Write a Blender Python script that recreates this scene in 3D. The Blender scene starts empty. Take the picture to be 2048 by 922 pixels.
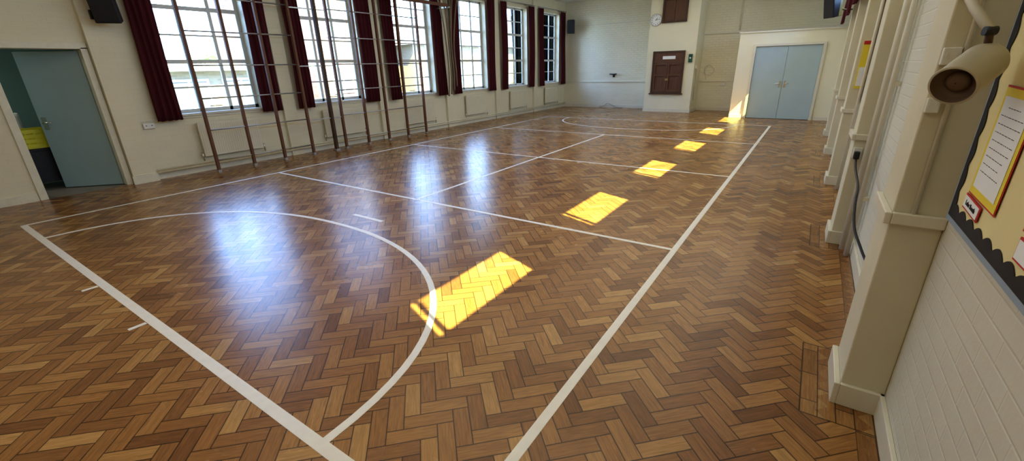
import bpy, bmesh, math, random
from mathutils import Vector, Matrix, noise
random.seed(7)
scene = bpy.context.scene
COL = scene.collection
scene.view_settings.view_transform = 'Standard'
try: scene.view_settings.look = 'Medium High Contrast'
except Exception: pass
scene.view_settings.exposure = 0.70

# ------------------------------------------------------------ materials
def newmat(name):
    m = bpy.data.materials.new(name); m.use_nodes = True
    nt = m.node_tree; nt.nodes.clear()
    out = nt.nodes.new('ShaderNodeOutputMaterial')
    b = nt.nodes.new('ShaderNodeBsdfPrincipled')
    nt.links.new(b.outputs[0], out.inputs[0])
    return m, nt, b, out

def pmat(name, col, rough=0.6, metal=0.0, var=0.12, scale=8.0, bump=0.0, stretch=None, emit=0.0):
    m, nt, b, out = newmat(name)
    N, L = nt.nodes, nt.links
    tc = N.new('ShaderNodeTexCoord')
    mp = N.new('ShaderNodeMapping')
    L.new(tc.outputs['Object'], mp.inputs[0])
    if stretch: mp.inputs['Scale'].default_value = stretch
    nz = N.new('ShaderNodeTexNoise'); nz.inputs['Scale'].default_value = scale; nz.inputs['Detail'].default_value = 4
    L.new(mp.outputs[0], nz.inputs['Vector'])
    mr = N.new('ShaderNodeMapRange'); mr.inputs[3].default_value = 1-var*1.5; mr.inputs[4].default_value = 1+var*1.5
    L.new(nz.outputs[0], mr.inputs[0])
    vm = N.new('ShaderNodeVectorMath'); vm.operation = 'SCALE'
    vm.inputs[0].default_value = col[:3]
    L.new(mr.outputs[0], vm.inputs['Scale'])
    L.new(vm.outputs[0], b.inputs['Base Color'])
    b.inputs['Roughness'].default_value = rough
    b.inputs['Metallic'].default_value = metal
    if bump > 0:
        bp = N.new('ShaderNodeBump'); bp.inputs['Strength'].default_value = bump; bp.inputs['Distance'].default_value = 0.01
        L.new(nz.outputs[0], bp.inputs['Height']); L.new(bp.outputs[0], b.inputs['Normal'])
    return m

def brickpaint(name, col, strength=0.5, rough=0.55, bw=0.225, rh=0.075, c2=None, mortar=None, mvar=0.02):
    m, nt, b, out = newmat(name)
    N, L = nt.nodes, nt.links
    g = N.new('ShaderNodeNewGeometry'); s = N.new('ShaderNodeSeparateXYZ'); L.new(g.outputs['Position'], s.inputs[0])
    a = N.new('ShaderNodeMath'); a.operation = 'ADD'; L.new(s.outputs[0], a.inputs[0]); L.new(s.outputs[1], a.inputs[1])
    c = N.new('ShaderNodeCombineXYZ'); L.new(a.outputs[0], c.inputs[0]); L.new(s.outputs[2], c.inputs[1])
    br = N.new('ShaderNodeTexBrick'); L.new(c.outputs[0], br.inputs['Vector'])
    br.inputs['Scale'].default_value = 1; br.inputs['Brick Width'].default_value = bw; br.inputs['Row Height'].default_value = rh
    br.inputs['Mortar Size'].default_value = 0.006; br.inputs['Mortar Smooth'].default_value = 0.9
    br.inputs['Color1'].default_value = (*col, 1)
    br.inputs['Color2'].default_value = (*(c2 or [x*(1-mvar) for x in col]), 1)
    br.inputs['Mortar'].default_value = (*(mortar or [x*0.98 for x in col]), 1)
    nz = N.new('ShaderNodeTexNoise'); nz.inputs['Scale'].default_value = 1.3; nz.inputs['Detail'].default_value = 6
    L.new(g.outputs['Position'], nz.inputs['Vector'])
    mr = N.new('ShaderNodeMapRange'); mr.inputs[3].default_value = 0.9; mr.inputs[4].default_value = 1.08
    L.new(nz.outputs[0], mr.inputs[0])
    vm = N.new('ShaderNodeVectorMath'); vm.operation = 'SCALE'
    L.new(br.outputs['Color'], vm.inputs[0]); L.new(mr.outputs[0], vm.inputs['Scale'])
    L.new(vm.outputs[0], b.inputs['Base Color'])
    b.inputs['Roughness'].default_value = rough
    n2 = N.new('ShaderNodeTexNoise'); n2.inputs['Scale'].default_value = 35; n2.inputs['Detail'].default_value = 3
    L.new(g.outputs['Position'], n2.inputs['Vector'])
    h = N.new('ShaderNodeMath'); h.operation = 'MULTIPLY_ADD'
    L.new(br.outputs['Fac'], h.inputs[0]); h.inputs[1].default_value = -1.0
    h2 = N.new('ShaderNodeMath'); h2.operation = 'MULTIPLY'; L.new(n2.outputs[0], h2.inputs[0]); h2.inputs[1].default_value = 0.5
    L.new(h2.outputs[0], h.inputs[2])
    bp = N.new('ShaderNodeBump'); bp.inputs['Strength'].default_value = strength; bp.inputs['Distance'].default_value = 0.006
    L.new(h.outputs[0], bp.inputs['Height']); L.new(bp.outputs[0], b.inputs['Normal'])
    return m

def floor_material():
    m, nt, b, out = newmat('parquet_herringbone')
    N, L = nt.nodes, nt.links
    def M(op, a, bb=None, c=None):
        n = N.new('ShaderNodeMath'); n.operation = op
        for i, v in enumerate((a, bb, c)):
            if v is None: continue
            if isinstance(v, (int, float)): n.inputs[i].default_value = v
            else: L.new(v, n.inputs[i])
        return n.outputs[0]
    g = N.new('ShaderNodeNewGeometry'); s = N.new('ShaderNodeSeparateXYZ'); L.new(g.outputs['Position'], s.inputs[0])
    X, Y = s.outputs[0], s.outputs[1]
    w = 0.079; k = 1/(math.sqrt(2)*w); n_ = 3
    u = M('MULTIPLY_ADD', M('ADD', X, Y), k, 400.0)
    v = M('MULTIPLY_ADD', M('SUBTRACT', Y, X), k, 400.0)
    i = M('FLOOR', u); j = M('FLOOR', v); fu = M('SUBTRACT', u, i); fv = M('SUBTRACT', v, j)
    mm = M('MODULO', M('ADD', M('ADD', M('SUBTRACT', i, j), 600.0), 0.25), 2.0*n_)
    mm = M('FLOOR', mm)
    hz = M('LESS_THAN', mm, n_-0.5)
    def mix(f, a, c): return M('MULTIPLY_ADD', f, M('SUBTRACT', c, a), a)
    q = M('SUBTRACT', 2.0*n_-1.0, mm)
    idx = mix(hz, i, M('SUBTRACT', i, mm))
    idy = mix(hz, M('SUBTRACT', j, q), j)
    along = mix(hz, M('DIVIDE', M('ADD', fv, q), float(n_)), M('DIVIDE', M('ADD', fu, mm), float(n_)))
    across = mix(hz, fu, fv)
    # border strips along the wall, stepping out round every pier
    wb = 0.073
    bx = M('DIVIDE', M('SUBTRACT', X, 0.215), wb); r = M('FLOOR', bx)
    ty = M('ADD', M('DIVIDE', M('ADD', Y, 10.0), 0.24), M('MULTIPLY', r, 0.5))
    ym = M('MULTIPLY', M('ABSOLUTE', M('SUBTRACT', M('FRACT', M('ADD', M('DIVIDE', M('SUBTRACT', Y, 2.46), 2.42), 0.5)), 0.5)), 2.42)
    nearpier = M('LESS_THAN', ym, 0.33)
    bi = M('MAXIMUM', M('GREATER_THAN', X, 0.434), M('MULTIPLY', M('GREATER_THAN', X, 0.215), nearpier))
    idx = mix(bi, idx, M('ADD', r, 900.0)); idy = mix(bi, idy, M('FLOOR', ty))
    along = mix(bi, along, M('FRACT', ty)); across = mix(bi, across, M('FRACT', bx))
    dA = M('MINIMUM', across, M('SUBTRACT', 1.0, across))
    dL = M('MULTIPLY', M('MINIMUM', along, M('SUBTRACT', 1.0, along)), float(n_))
    d = M('MINIMUM', dA, dL)
    dE = M('ADD', M('DIVIDE', M('ABSOLUTE', M('SUBTRACT', ym, 0.33)), wb*1.4), M('MULTIPLY', M('LESS_THAN', X, 0.213), 10.0))
    dF = M('ADD', M('DIVIDE', M('ABSOLUTE', M('SUBTRACT', X, 0.215)), wb*1.4), M('MULTIPLY', M('GREATER_THAN', ym, 0.33), 10.0))
    d = M('MINIMUM', d, M('MINIMUM', dE, dF))
    gp = N.new('ShaderNodeMapRange'); gp.inputs[1].default_value = 0.013; gp.inputs[2].default_value = 0.052
    L.new(d, gp.inputs[0]); gap = gp.outputs[0]
    cv = N.new('ShaderNodeCombineXYZ'); L.new(idx, cv.inputs[0]); L.new(idy, cv.inputs[1]); L.new(hz, cv.inputs[2])
    wn = N.new('ShaderNodeTexWhiteNoise'); wn.noise_dimensions = '3D'; L.new(cv.outputs[0], wn.inputs['Vector'])
    r1 = wn.outputs['Value']
    ramp = N.new('ShaderNodeValToRGB'); L.new(r1, ramp.inputs[0])
    e = ramp.color_ramp.elements
    e[0].position = 0; e[0].color = (0.205, 0.090, 0.030, 1)
    e[1].position = 1; e[1].color = (0.49, 0.285, 0.105, 1)
    for p, c in ((0.15, (0.285, 0.132, 0.043, 1)), (0.55, (0.350, 0.172, 0.056, 1)), (0.88, (0.415, 0.218, 0.074, 1))):
        x = e.new(p); x.color = c
    gv = N.new('ShaderNodeCombineXYZ')
    L.new(M('MULTIPLY', along, 1.2), gv.inputs[0]); L.new(M('MULTIPLY', across, 5.0), gv.inputs[1]); L.new(M('MULTIPLY', r1, 91.0), gv.inputs[2])
    gn = N.new('ShaderNodeTexNoise'); gn.inputs['Scale'].default_value = 1.7; gn.inputs['Detail'].default_value = 6; gn.inputs['Distortion'].default_value = 0.9
    L.new(gv.outputs[0], gn.inputs['Vector'])
    gr = N.new('ShaderNodeMapRange'); gr.inputs[1].default_value = 0.3; gr.inputs[2].default_value = 0.7; gr.inputs[3].default_value = 0.72; gr.inputs[4].default_value = 1.18
    L.new(gn.outputs[0], gr.inputs[0])
    wr = N.new('ShaderNodeTexNoise'); wr.inputs['Scale'].default_value = 0.9; wr.inputs['Detail'].default_value = 5
    L.new(g.outputs['Position'], wr.inputs['Vector'])
    wm = N.new('ShaderNodeMapRange'); wm.inputs[1].default_value = 0.3; wm.inputs[2].default_value = 0.7; wm.inputs[3].default_value = 0.88; wm.inputs[4].default_value = 1.08
    L.new(wr.outputs[0], wm.inputs[0])
    gd = M('MULTIPLY_ADD', gap, 0.85, 0.15)
    sc = M('MULTIPLY', M('MULTIPLY', gr.outputs[0], wm.outputs[0]), gd)
    sc = M('MULTIPLY', sc, M('MULTIPLY_ADD', bi, -0.10, 1.0))
    vm = N.new('ShaderNodeVectorMath'); vm.operation = 'SCALE'; L.new(ramp.outputs[0], vm.inputs[0]); L.new(sc, vm.inputs['Scale'])
    L.new(vm.outputs[0], b.inputs['Base Color'])
    L.new(M('MULTIPLY_ADD', wr.outputs[0], 0.04, 0.25), b.inputs['Roughness'])
    b.inputs['IOR'].default_value = 1.5
    bp = N.new('ShaderNodeBump'); bp.inputs['Strength'].default_value = 0.03; bp.inputs['Distance'].default_value = 0.001
    L.new(gap, bp.inputs['Height']); L.new(bp.outputs[0], b.inputs['Normal'])
    return m

def glass_material():
    m = bpy.data.materials.new('window_glass'); m.use_nodes = True
    nt = m.node_tree; nt.nodes.clear(); N, L = nt.nodes, nt.links
    out = N.new('ShaderNodeOutputMaterial'); mx = N.new('ShaderNodeMixShader')
    t = N.new('ShaderNodeBsdfTransparent'); gl = N.new('ShaderNodeBsdfGlossy'); gl.inputs['Roughness'].default_value = 0.02
    fr = N.new('ShaderNodeFresnel'); fr.inputs['IOR'].default_value = 1.2
    nz = N.new('ShaderNodeTexNoise'); nz.inputs['Scale'].default_value = 2
    rp = N.new('ShaderNodeValToRGB'); rp.color_ramp.elements[0].color = (0.93, 0.96, 0.97, 1); rp.color_ramp.elements[1].color = (0.97, 0.98, 0.98, 1)
    L.new(nz.outputs[0], rp.inputs[0]); L.new(rp.outputs[0], t.inputs[0])
    L.new(fr.outputs[0], mx.inputs[0]); L.new(t.outputs[0], mx.inputs[1]); L.new(gl.outputs[0], mx.inputs[2]); L.new(mx.outputs[0], out.inputs[0])
    return m

MAT = dict(
    floor=floor_material(), glass=glass_material(),
    wall_left=brickpaint('cream_painted_wall', (0.80, 0.74, 0.54), 0.2),
    wall_far=brickpaint('white_painted_brick', (0.83, 0.78, 0.60), 0.6),
    wall_right=brickpaint('offwhite_painted_brick', (0.70, 0.67, 0.55), 0.28),
    plaster=pmat('cream_plaster', (0.80, 0.75, 0.56), 0.6, var=0.03, scale=3, bump=0.05),
    pier=pmat('cream_gloss_pier_paint', (0.70, 0.65, 0.49), 0.55, var=0.05, scale=4, bump=0.06),
    lobby=pmat('cream_painted_panel', (0.84, 0.79, 0.60), 0.5, var=0.02, scale=3),
    ceiling=pmat('white_ceiling_paint', (0.85, 0.84, 0.78), 0.8, var=0.03, scale=2),
    gloss=pmat('white_gloss_paint', (0.74, 0.70, 0.57), 0.35, var=0.05, scale=9),
    trim=pmat('scuffed_skirting_paint', (0.78, 0.74, 0.58), 0.4, var=0.08, scale=14),
    winframe=pmat('white_steel_frame', (0.68, 0.68, 0.62), 0.4, var=0.04),
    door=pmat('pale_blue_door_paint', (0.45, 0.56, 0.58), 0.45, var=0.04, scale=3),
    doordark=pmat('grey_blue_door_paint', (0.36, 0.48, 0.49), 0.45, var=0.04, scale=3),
    curtain=pmat('dark_red_velvet', (0.080, 0.006, 0.011), 0.9, var=0.03, scale=2, stretch=(1, 1, 0.2)),
    wood=pmat('varnished_brown_wood', (0.17, 0.075, 0.038), 0.6, var=0.25, scale=9, stretch=(4, 4, 0.5)),
    hatchwood=pmat('reddish_brown_wood', (0.125, 0.056, 0.028), 0.5, var=0.3, scale=7, stretch=(4, 4, 0.5)),
    darkwood=pmat('dark_stained_wood', (0.080, 0.040, 0.021), 0.55, var=0.3, scale=9, stretch=(4, 4, 0.5)),
    steel=pmat('galvanised_steel', (0.50, 0.50, 0.48), 0.4, 0.8, var=0.08),
    chrome=pmat('brushed_steel', (0.7, 0.7, 0.68), 0.25, 1.0, var=0.05),
    black=pmat('black_plastic', (0.018, 0.018, 0.02), 0.45, var=0.2),
    grille=pmat('black_grille_cloth', (0.03, 0.03, 0.033), 0.8, var=0.3, scale=120),
    radiator=pmat('cream_radiator_enamel', (0.78, 0.73, 0.56), 0.35, var=0.03),
    line=pmat('white_court_paint', (0.86, 0.83, 0.77), 0.35, var=0.06, scale=14),
    rope=pmat('hemp_rope', (0.24, 0.18, 0.11), 0.9, var=0.3, scale=60, bump=0.4),
    white=pmat('white_plastic', (0.78, 0.77, 0.70), 0.35, var=0.02),
    paper=pmat('white_paper', (0.85, 0.85, 0.83), 0.7, var=0.03),
    yellow=pmat('yellow_card', (0.85, 0.68, 0.06), 0.6, var=0.05),
    red=pmat('red_card', (0.55, 0.03, 0.03), 0.6, var=0.05),
    board=pmat('pale_yellow_backing_paper', (0.80, 0.69, 0.36), 0.8, var=0.04, scale=5),
    blackcard=pmat('black_corrugated_border', (0.015, 0.013, 0.014), 0.6, var=0.2),
    bluerail=pmat('blue_grey_board_edge', (0.30, 0.37, 0.45), 0.5, var=0.05),
    lampcream=pmat('cream_lamp_enamel', (0.48, 0.43, 0.32), 0.4, var=0.05),
    lampdark=pmat('brown_lamp_interior', (0.17, 0.115, 0.075), 0.5, var=0.2),
    brass=pmat('aged_brass', (0.45, 0.33, 0.15), 0.4, 0.9, var=0.1),
    crate=pmat('yellow_plastic_crate', (0.80, 0.72, 0.05), 0.4, var=0.05),
    darkroom=pmat('teal_store_paint', (0.28, 0.40, 0.38), 0.7, var=0.1, scale=2),
    storefloor=pmat('store_floor_vinyl', (0.22, 0.19, 0.15), 0.5, var=0.15),
    green=pmat('green_metal', (0.02, 0.10, 0.06), 0.5, var=0.1),
    ink=pmat('dark_ink', (0.03, 0.03, 0.04), 0.7, var=0.1),
    blueitem=pmat('blue_plastic', (0.05, 0.13, 0.35), 0.4, var=0.1),
    brick=brickpaint('orange_brick', (0.27, 0.165, 0.115), 0.5, 0.85, c2=(0.19, 0.105, 0.075), mortar=(0.3, 0.26, 0.22)),
    ybrick=brickpaint('yellow_stock_brick', (0.31, 0.26, 0.17), 0.5, 0.85, c2=(0.25, 0.20, 0.13), mortar=(0.32, 0.29, 0.22)),
    slate=pmat('grey_slate', (0.20, 0.205, 0.20), 0.7, var=0.3, scale=5),
    tileroof=pmat('red_clay_tile', (0.19, 0.11, 0.08), 0.8, var=0.3, scale=6),
    housewin=pmat('dark_window_glass', (0.10, 0.105, 0.10), 0.6, var=0.1),
    asphalt=pmat('playground_asphalt', (0.17, 0.17, 0.155), 0.9, var=0.15, scale=3),
    leaf=pmat('green_foliage', (0.07, 0.12, 0.04), 0.8, var=0.5, scale=4),
    bark=pmat('tree_bark', (0.08, 0.06, 0.04), 0.9, var=0.3),
)

# ------------------------------------------------------------ geometry helpers
def box(bm, x0, x1, y0, y1, z0, z1):
    vs = [bm.verts.new(p) for p in ((x0,y0,z0),(x1,y0,z0),(x1,y1,z0),(x0,y1,z0),(x0,y0,z1),(x1,y0,z1),(x1,y1,z1),(x0,y1,z1))]
    for f in ((0,3,2,1),(4,5,6,7),(0,1,5,4),(1,2,6,5),(2,3,7,6),(3,0,4,7)):
        bm.faces.new([vs[k] for k in f])
    return vs

def sweep(bm, pts, r, seg=8, cap=True):
    pts = [Vector(p) for p in pts]
    rs = r if isinstance(r, (list, tuple)) else [r]*len(pts)
    n = len(pts); rings = []
    t0 = (pts[1]-pts[0]).normalized()
    ref = Vector((0,0,1)) if abs(t0.z) < 0.9 else Vector((1,0,0))
    nrm = t0.cross(ref).normalized()
    for k in range(n):
        t = (pts[min(k+1,n-1)]-pts[max(k-1,0)]).normalized()
        nrm = (nrm - t*nrm.dot(t)).normalized(); bi = t.cross(nrm)
        rings.append([bm.verts.new(pts[k]+(nrm*math.cos(a)+bi*math.sin(a))*rs[k]) for a in [2*math.pi*q/seg for q in range(seg)]])
    for k in range(n-1):
        for q in range(seg):
            f = bm.faces.new((rings[k][q], rings[k][(q+1)%seg], rings[k+1][(q+1)%seg], rings[k+1][q])); f.smooth = True
    if cap:
        bm.faces.new(rings[0][::-1]); bm.faces.new(rings[-1])

def sm(pts, n=6):
    P = [Vector(p) for p in pts]; out = []
    for k in range(len(P)-1):
        p0, p1, p2, p3 = P[max(k-1,0)], P[k], P[k+1], P[min(k+2,len(P)-1)]
        for s in range(n):
            t = s/n
            out.append(0.5*((2*p1)+(p2-p0)*t+(2*p0-5*p1+4*p2-p3)*t*t+(3*p1-p0-3*p2+p3)*t*t*t))
    out.append(P[-1]); return out

def mkobj(name, bm, mat, base=(0,0,0), parent=None, bevel=0, label=None, category=None, kind=None, group=None, fixn=True):
    base = Vector(base)
    if fixn: bmesh.ops.recalc_face_normals(bm, faces=bm.faces[:])
    bmesh.ops.translate(bm, verts=bm.verts[:], vec=-base)
    me = bpy.data.meshes.new(name); bm.to_mesh(me); bm.free()
    me.materials.append(MAT[mat])
    o = bpy.data.objects.new(name, me); COL.objects.link(o)
    if parent: o.parent = parent
    else: o.location = base
    if bevel:
        md = o.modifiers.new('bevel', 'BEVEL'); md.width = bevel; md.segments = 2; md.limit_method = 'ANGLE'
    tag(o, label, category, kind, group)
    return o

def tag(o, label=None, category=None, kind=None, group=None):
    if label: o['label'] = label
    if category: o['category'] = category
    if kind: o['kind'] = kind
    if group: o['group'] = group

class Thing:
    def __init__(s, name, base, label, category, kind=None, group=None):
        s.base = Vector(base)
        s.e = bpy.data.objects.new(name, None); s.e.location = s.base; s.e.empty_display_size = 0.1
        COL.objects.link(s.e); tag(s.e, label, category, kind, group)
    def part(s, name, bm, mat, bevel=0, label=None, parent=None, fixn=True):
        return mkobj(name, bm, mat, s.base, parent or s.e, bevel, label, fixn=fixn)
    def boxpart(s, name, mat, *boxes, bevel=0, label=None, parent=None):
        bm = bmesh.new()
        for b in boxes: box(bm, *b)
        return s.part(name, bm, mat, bevel, label, parent)
    def each(s, name, mat, *boxes, bevel=0, label=None, parent=None):
        for b in boxes: s.boxpart(name, mat, b, bevel=bevel, label=label, parent=parent)
    def tube(s, name, mat, pts, r, seg=10, label=None, parent=None):
        bm = bmesh.new(); sweep(bm, pts, r, seg); return s.part(name, bm, mat, 0, label, parent)

def boxes(name, mat, bl, base=(0,0,0), **kw):
    bm = bmesh.new()
    for b in bl: box(bm, *b)
    return mkobj(name, bm, mat, base, **kw)

def textmesh(body, size, M4, depth=0.0006):
    cu = bpy.data.curves.new('t', 'FONT'); cu.body = body; cu.size = size; cu.extrude = depth; cu.align_x = 'CENTER'; cu.align_y = 'CENTER'
    o = bpy.data.objects.new('t', cu); COL.objects.link(o)
    dg = bpy.context.evaluated_depsgraph_get(); dg.update()
    me = bpy.data.meshes.new_from_object(o.evaluated_get(dg))
    bm = bmesh.new(); bm.from_mesh(me); bm.transform(M4)
    bpy.data.objects.remove(o); bpy.data.curves.remove(cu); bpy.data.meshes.remove(me)
    return bm
def M_faceY(p): return Matrix.Translation(p) @ Matrix(((1,0,0,0),(0,0,-1,0),(0,1,0,0),(0,0,0,1)))
def M_faceX(p): return Matrix.Translation(p) @ Matrix(((0,0,-1,0),(-1,0,0,0),(0,1,0,0),(0,0,0,1)))

# ------------------------------------------------------------ dimensions
XL, XR, YF, YB, ZC = -8.85, 0.53, 17.15, -2.5, 3.95
PW = 2.43; PR = 2.38
boxes('floor', 'floor', [(XL, XR, YB, YF, -0.1, 0.0)], kind='structure', label='polished herringbone wood block floor', category='floor')
boxes('ceiling', 'ceiling', [(XL-0.3, XR+0.15, YB-0.1, YF+0.1, ZC, ZC+0.1)], kind='structure', label='white painted flat ceiling', category='ceiling')
bl = [(XL-0.3, XL, YB, 1.20, 0, ZC), (XL-0.3, XL, 1.20, 2.13, 2.02, ZC), (XL-0.3, XL, 2.13, 3.02, 0, ZC)]
WZ0, WZ1 = 1.0, 3.5
for k in range(6):
    y0, y1 = 3.02+PW*k, 4.52+PW*k
    bl += [(XL-0.3, XL, y0, y1, 0, WZ0), (XL-0.3, XL, y0, y1, WZ1, ZC)]
    y2 = 3.02+PW*(k+1) if k < 5 else YF
    bl += [(XL-0.3, XL, y1, y2, 0, ZC)]
boxes('wall_left', 'wall_left', bl, kind='structure', label='cream painted brick wall with pilasters', category='wall')
boxes('trim_10', 'wall_left', [(XL, XL+0.10, 2.2, 2.5, 0, ZC)], kind='structure', label='cream painted pilaster beside the store door', category='pilaster')
for k in range(5):
    boxes('trim_%d' % (11+k), 'wall_left', [(XL, XL+0.07, 4.87+PW*k, 5.13+PW*k, 0, ZC)], kind='structure', label='cream painted pilaster between windows', category='pilaster')
boxes('wall_far', 'wall_far', [(XL-0.3, XR+0.12, YF, YF+0.1, 0, ZC)], kind='structure', label='white painted brick end wall', category='wall')
boxes('wall_rear', 'wall_left', [(XL-0.3, XR+0.12, YB-0.1, YB, 0, ZC)], kind='structure', label='cream painted end wall', category='wall')
boxes('wall_alcove', 'plaster', [(-5.07, -3.48, 16.12, YF, 0, ZC)], kind='structure', label='projecting cream plastered chimney breast', category='wall')
CZ0, CZ1 = 2.86, 3.58
bl = []
T = 0.12
ys = [(0.72+PR*k, 1.92+PR*k-(0.04 if k in (1, 2, 3, 4) else 0)) for k in range(6)]
ys[5] = (ys[5][0], 14.22)
prev = YB
for (a, c) in ys:
    bl.append((XR, XR+T, prev, a, 0, ZC)); bl.append((XR, XR+T, a, c, 0, CZ0)); bl.append((XR, XR+T, a, c, CZ1, ZC)); prev = c
bl.append((XR, XR+T, prev, YF, 0, ZC))
boxes('wall_right', 'wall_right', bl, kind='structure', label='off-white painted brick wall behind projecting piers', category='wall')
cols = [2.30+2.42*k for k in range(5)]
for n, y in enumerate(cols):
    boxes('trim_%d' % (20+n), 'pier', [(0.36, XR, y, y+0.32, 0, ZC)], kind='structure', bevel=0.006, label='cream painted projecting wall pier', category='pier')
boxes('wall_lobby', 'lobby', [(-2.07, -1.68, 15.1, 15.2, 0, 2.36), (0.06, XR, 15.1, 15.2, 0, 2.36), (-1.68, 0.06, 15.1, 15.2, 2.05, 2.36),
      (-2.07, -1.97, 15.2, YF, 0, 2.36), (-2.07, XR, 15.2, YF, 2.30, 2.36)], kind='structure', label='cream boxed-in entrance lobby', category='wall')
boxes('trim_1', 'gloss', [(-2.10, XR, 15.07, YF, 2.36, 2.40)], kind='structure', label='painted capping on top of lobby', category='trim')

bl = [(XL, XL+0.02, YB, 1.12, 0, 0.11), (XL+0.10, XL+0.125, 2.18, 2.52, 0, 0.13), (XL, XL+0.025, 2.52, YF, 0, 0.10)]
boxes('baseboard_left', 'trim', bl, kind='structure', label='cream painted skirting board', category='skirting')
boxes('baseboard_far', 'gloss', [(XL, -5.07, YF-0.02, YF, 0, 0.11), (-5.09, -3.46, 16.10, 16.12, 0, 0.11), (-3.48, -3.46, 16.12, YF, 0, 0.11), (-3.46, -2.07, YF-0.02, YF, 0, 0.11),
      (-2.07, -1.72, 15.08, 15.1, 0, 0.09), (0.10, XR, 15.08, 15.1, 0, 0.09)], kind='structure', label='white painted skirting board', category='skirting')
bl = []; prev = YB
for y in cols + [15.08]:
    bl.append((XR-0.02, XR, prev, y, 0, 0.12))
    if y < 15: bl += [(0.335, 0.36, y-0.022, y+0.342, 0, 0.12), (0.36, XR, y-0.022, y, 0, 0.12), (0.36, XR, y+0.32, y+0.342, 0, 0.12)]
    prev = y+0.342
boxes('baseboard_right', 'gloss', bl, kind='structure', bevel=0.004, label='white gloss skirting board around piers', category='skirting')
for n, y in enumerate(cols):
    boxes('trim_%d' % (n+2), 'gloss', [(0.335, 0.36, y-0.025, y+0.345, 0.95, 1.0), (0.36, XR, y-0.025, y, 0.95, 1.0), (0.36, XR, y+0.32, y+0.345, 0.95, 1.0)], kind='structure', bevel=0.005, label='painted dado ledge around pier', category='trim')
boxes('trim_7', 'gloss', [(XL, -5.07, YF-0.03, YF, 0.97, 1.0)], kind='structure', label='painted horizontal dado strip', category='trim')
boxes('trim_8', 'gloss', [(XL, -5.07, YF-0.025, YF, 3.07, 3.10), (-3.48, XR, YF-0.05, YF, 2.50, 2.56), (-3.48, -2.07, YF-0.03, YF, 0.97, 1.0)], kind='structure', label='painted horizontal ledges on end wall', category='trim')
boxes('trim_9', 'gloss', [(XL, XL+0.02, 2.52, YF, 0.93, 0.955)], kind='structure', label='painted sill-height moulding', category='trim')

# ------------------------------------------------------------ windows
def left_window(n, y0, y1):
    w = Thing('window_%d' % n, (XL-0.2, (y0+y1)/2, WZ0), 'white steel-framed multi-pane window', 'window', 'structure')
    xf0, xf1 = XL-0.22, XL-0.18
    bs = [(xf0, xf1, y0, y0+0.06, WZ0, WZ1), (xf0, xf1, y1-0.06, y1, WZ0, WZ1), (xf0, xf1, y0, y1, WZ0, WZ0+0.06), (xf0, xf1, y0, y1, WZ1-0.05, WZ1)]
    for f in (1/3, 2/3):
        yy = y0+(y1-y0)*f; bs.append((xf0, xf1, yy-0.026, yy+0.026, WZ0, WZ1))
    for r in range(1, 6):
        z = WZ0+(WZ1-WZ0)*r/6; t = 0.032 if r in (2, 4) else 0.013
        bs.append((xf0+0.005, xf1-0.005, y0, y1, z-t, z+t))
    w.boxpart('frame', 'winframe', *bs)
    w.boxpart('glass_pane', 'glass', (XL-0.203, XL-0.199, y0+0.02, y1-0.02, WZ0+0.02, WZ1-0.02))
    w.boxpart('sill', 'gloss', (XL-0.2, XL+0.03, y0-0.03, y1+0.03, WZ0-0.035, WZ0+0.001))
    w.boxpart('stay', 'brass', (XL-0.18, XL-0.165, (y0+y1)/2-0.1, (y0+y1)/2+0.1, WZ0+0.08, WZ0+0.095))
def portal(name, loc, sx, sy, rot):
    ld = bpy.data.lights.new(name, 'AREA'); ld.shape = 'RECTANGLE'; ld.size = sx; ld.size_y = sy
    ld.cycles.is_portal = True
    o = bpy.data.objects.new(name, ld); o.location = loc; o.rotation_euler = rot; COL.objects.link(o)
for k in range(6):
    y0, y1 = 3.02+PW*k, 4.52+PW*k
    left_window(k+1, y0, y1)
    portal('window_portal', (XL-0.26, (y0+y1)/2, (WZ0+WZ1)/2), WZ1-WZ0, y1-y0, (0, math.radians(-90), 0))
for k, (a, c) in enumerate(ys):
    w = Thing('window_%d' % (k+7), (XR+0.09, (a+c)/2, CZ0), 'high white-framed clerestory window', 'window', 'structure')
    m0 = c-1.085+(0.04 if k in (1, 2, 3, 4) else 0)
    w.boxpart('frame', 'winframe', (XR+0.085, XR+0.105, a, a+0.03, CZ0, CZ1), (XR+0.085, XR+0.105, c-0.02, c, CZ0, CZ1), (XR+0.085, XR+0.105, m0-0.05, m0, CZ0, CZ1),
              (XR+0.085, XR+0.105, a, c, CZ0, CZ0+0.02), (XR+0.085, XR+0.105, a, c, CZ1-0.02, CZ1))
    w.boxpart('glass_pane', 'glass', (XR+0.093, XR+0.097, a+0.01, c-0.01, CZ0+0.01, CZ1-0.01))
    portal('clerestory_portal', (XR+0.119, (a+c)/2, (CZ0+CZ1)/2), CZ1-CZ0, c-a, (0, math.radians(90), 0))

# ------------------------------------------------------------ curtains
def curtain_bm(x, y0, y1, z0, z1, folds, amp=0.035, seed=0):
    bm = bmesh.new(); nu = folds*8; nv = 14; g = []
    for a in range(nv+1):
        row = []; fz = a/nv
        for c in range(nu+1):
            f = c/nu
            sq = 1-0.06*math.sin(fz*math.pi)
            yy = (y0+y1)/2+(f-0.5)*(y1-y0)*sq + 0.008*math.sin(7*f+5*fz+seed)
            xx = x + amp*(0.75+0.35*(1-fz))*math.sin(f*folds*2*math.pi+0.5*math.sin(3*fz+seed)) + 0.01*math.sin(fz*4+seed)
            row.append(bm.verts.new((xx, yy, z0+(z1-z0)*fz + (0.006*math.sin(f*folds*2*math.pi) if a == 0 else 0))))
        g.append(row)
    for a in range(nv):
        for c in range(nu):
            f = bm.faces.new((g[a][c], g[a][c+1], g[a+1][c+1], g[a+1][c])); f.smooth = True
    return bm
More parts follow.
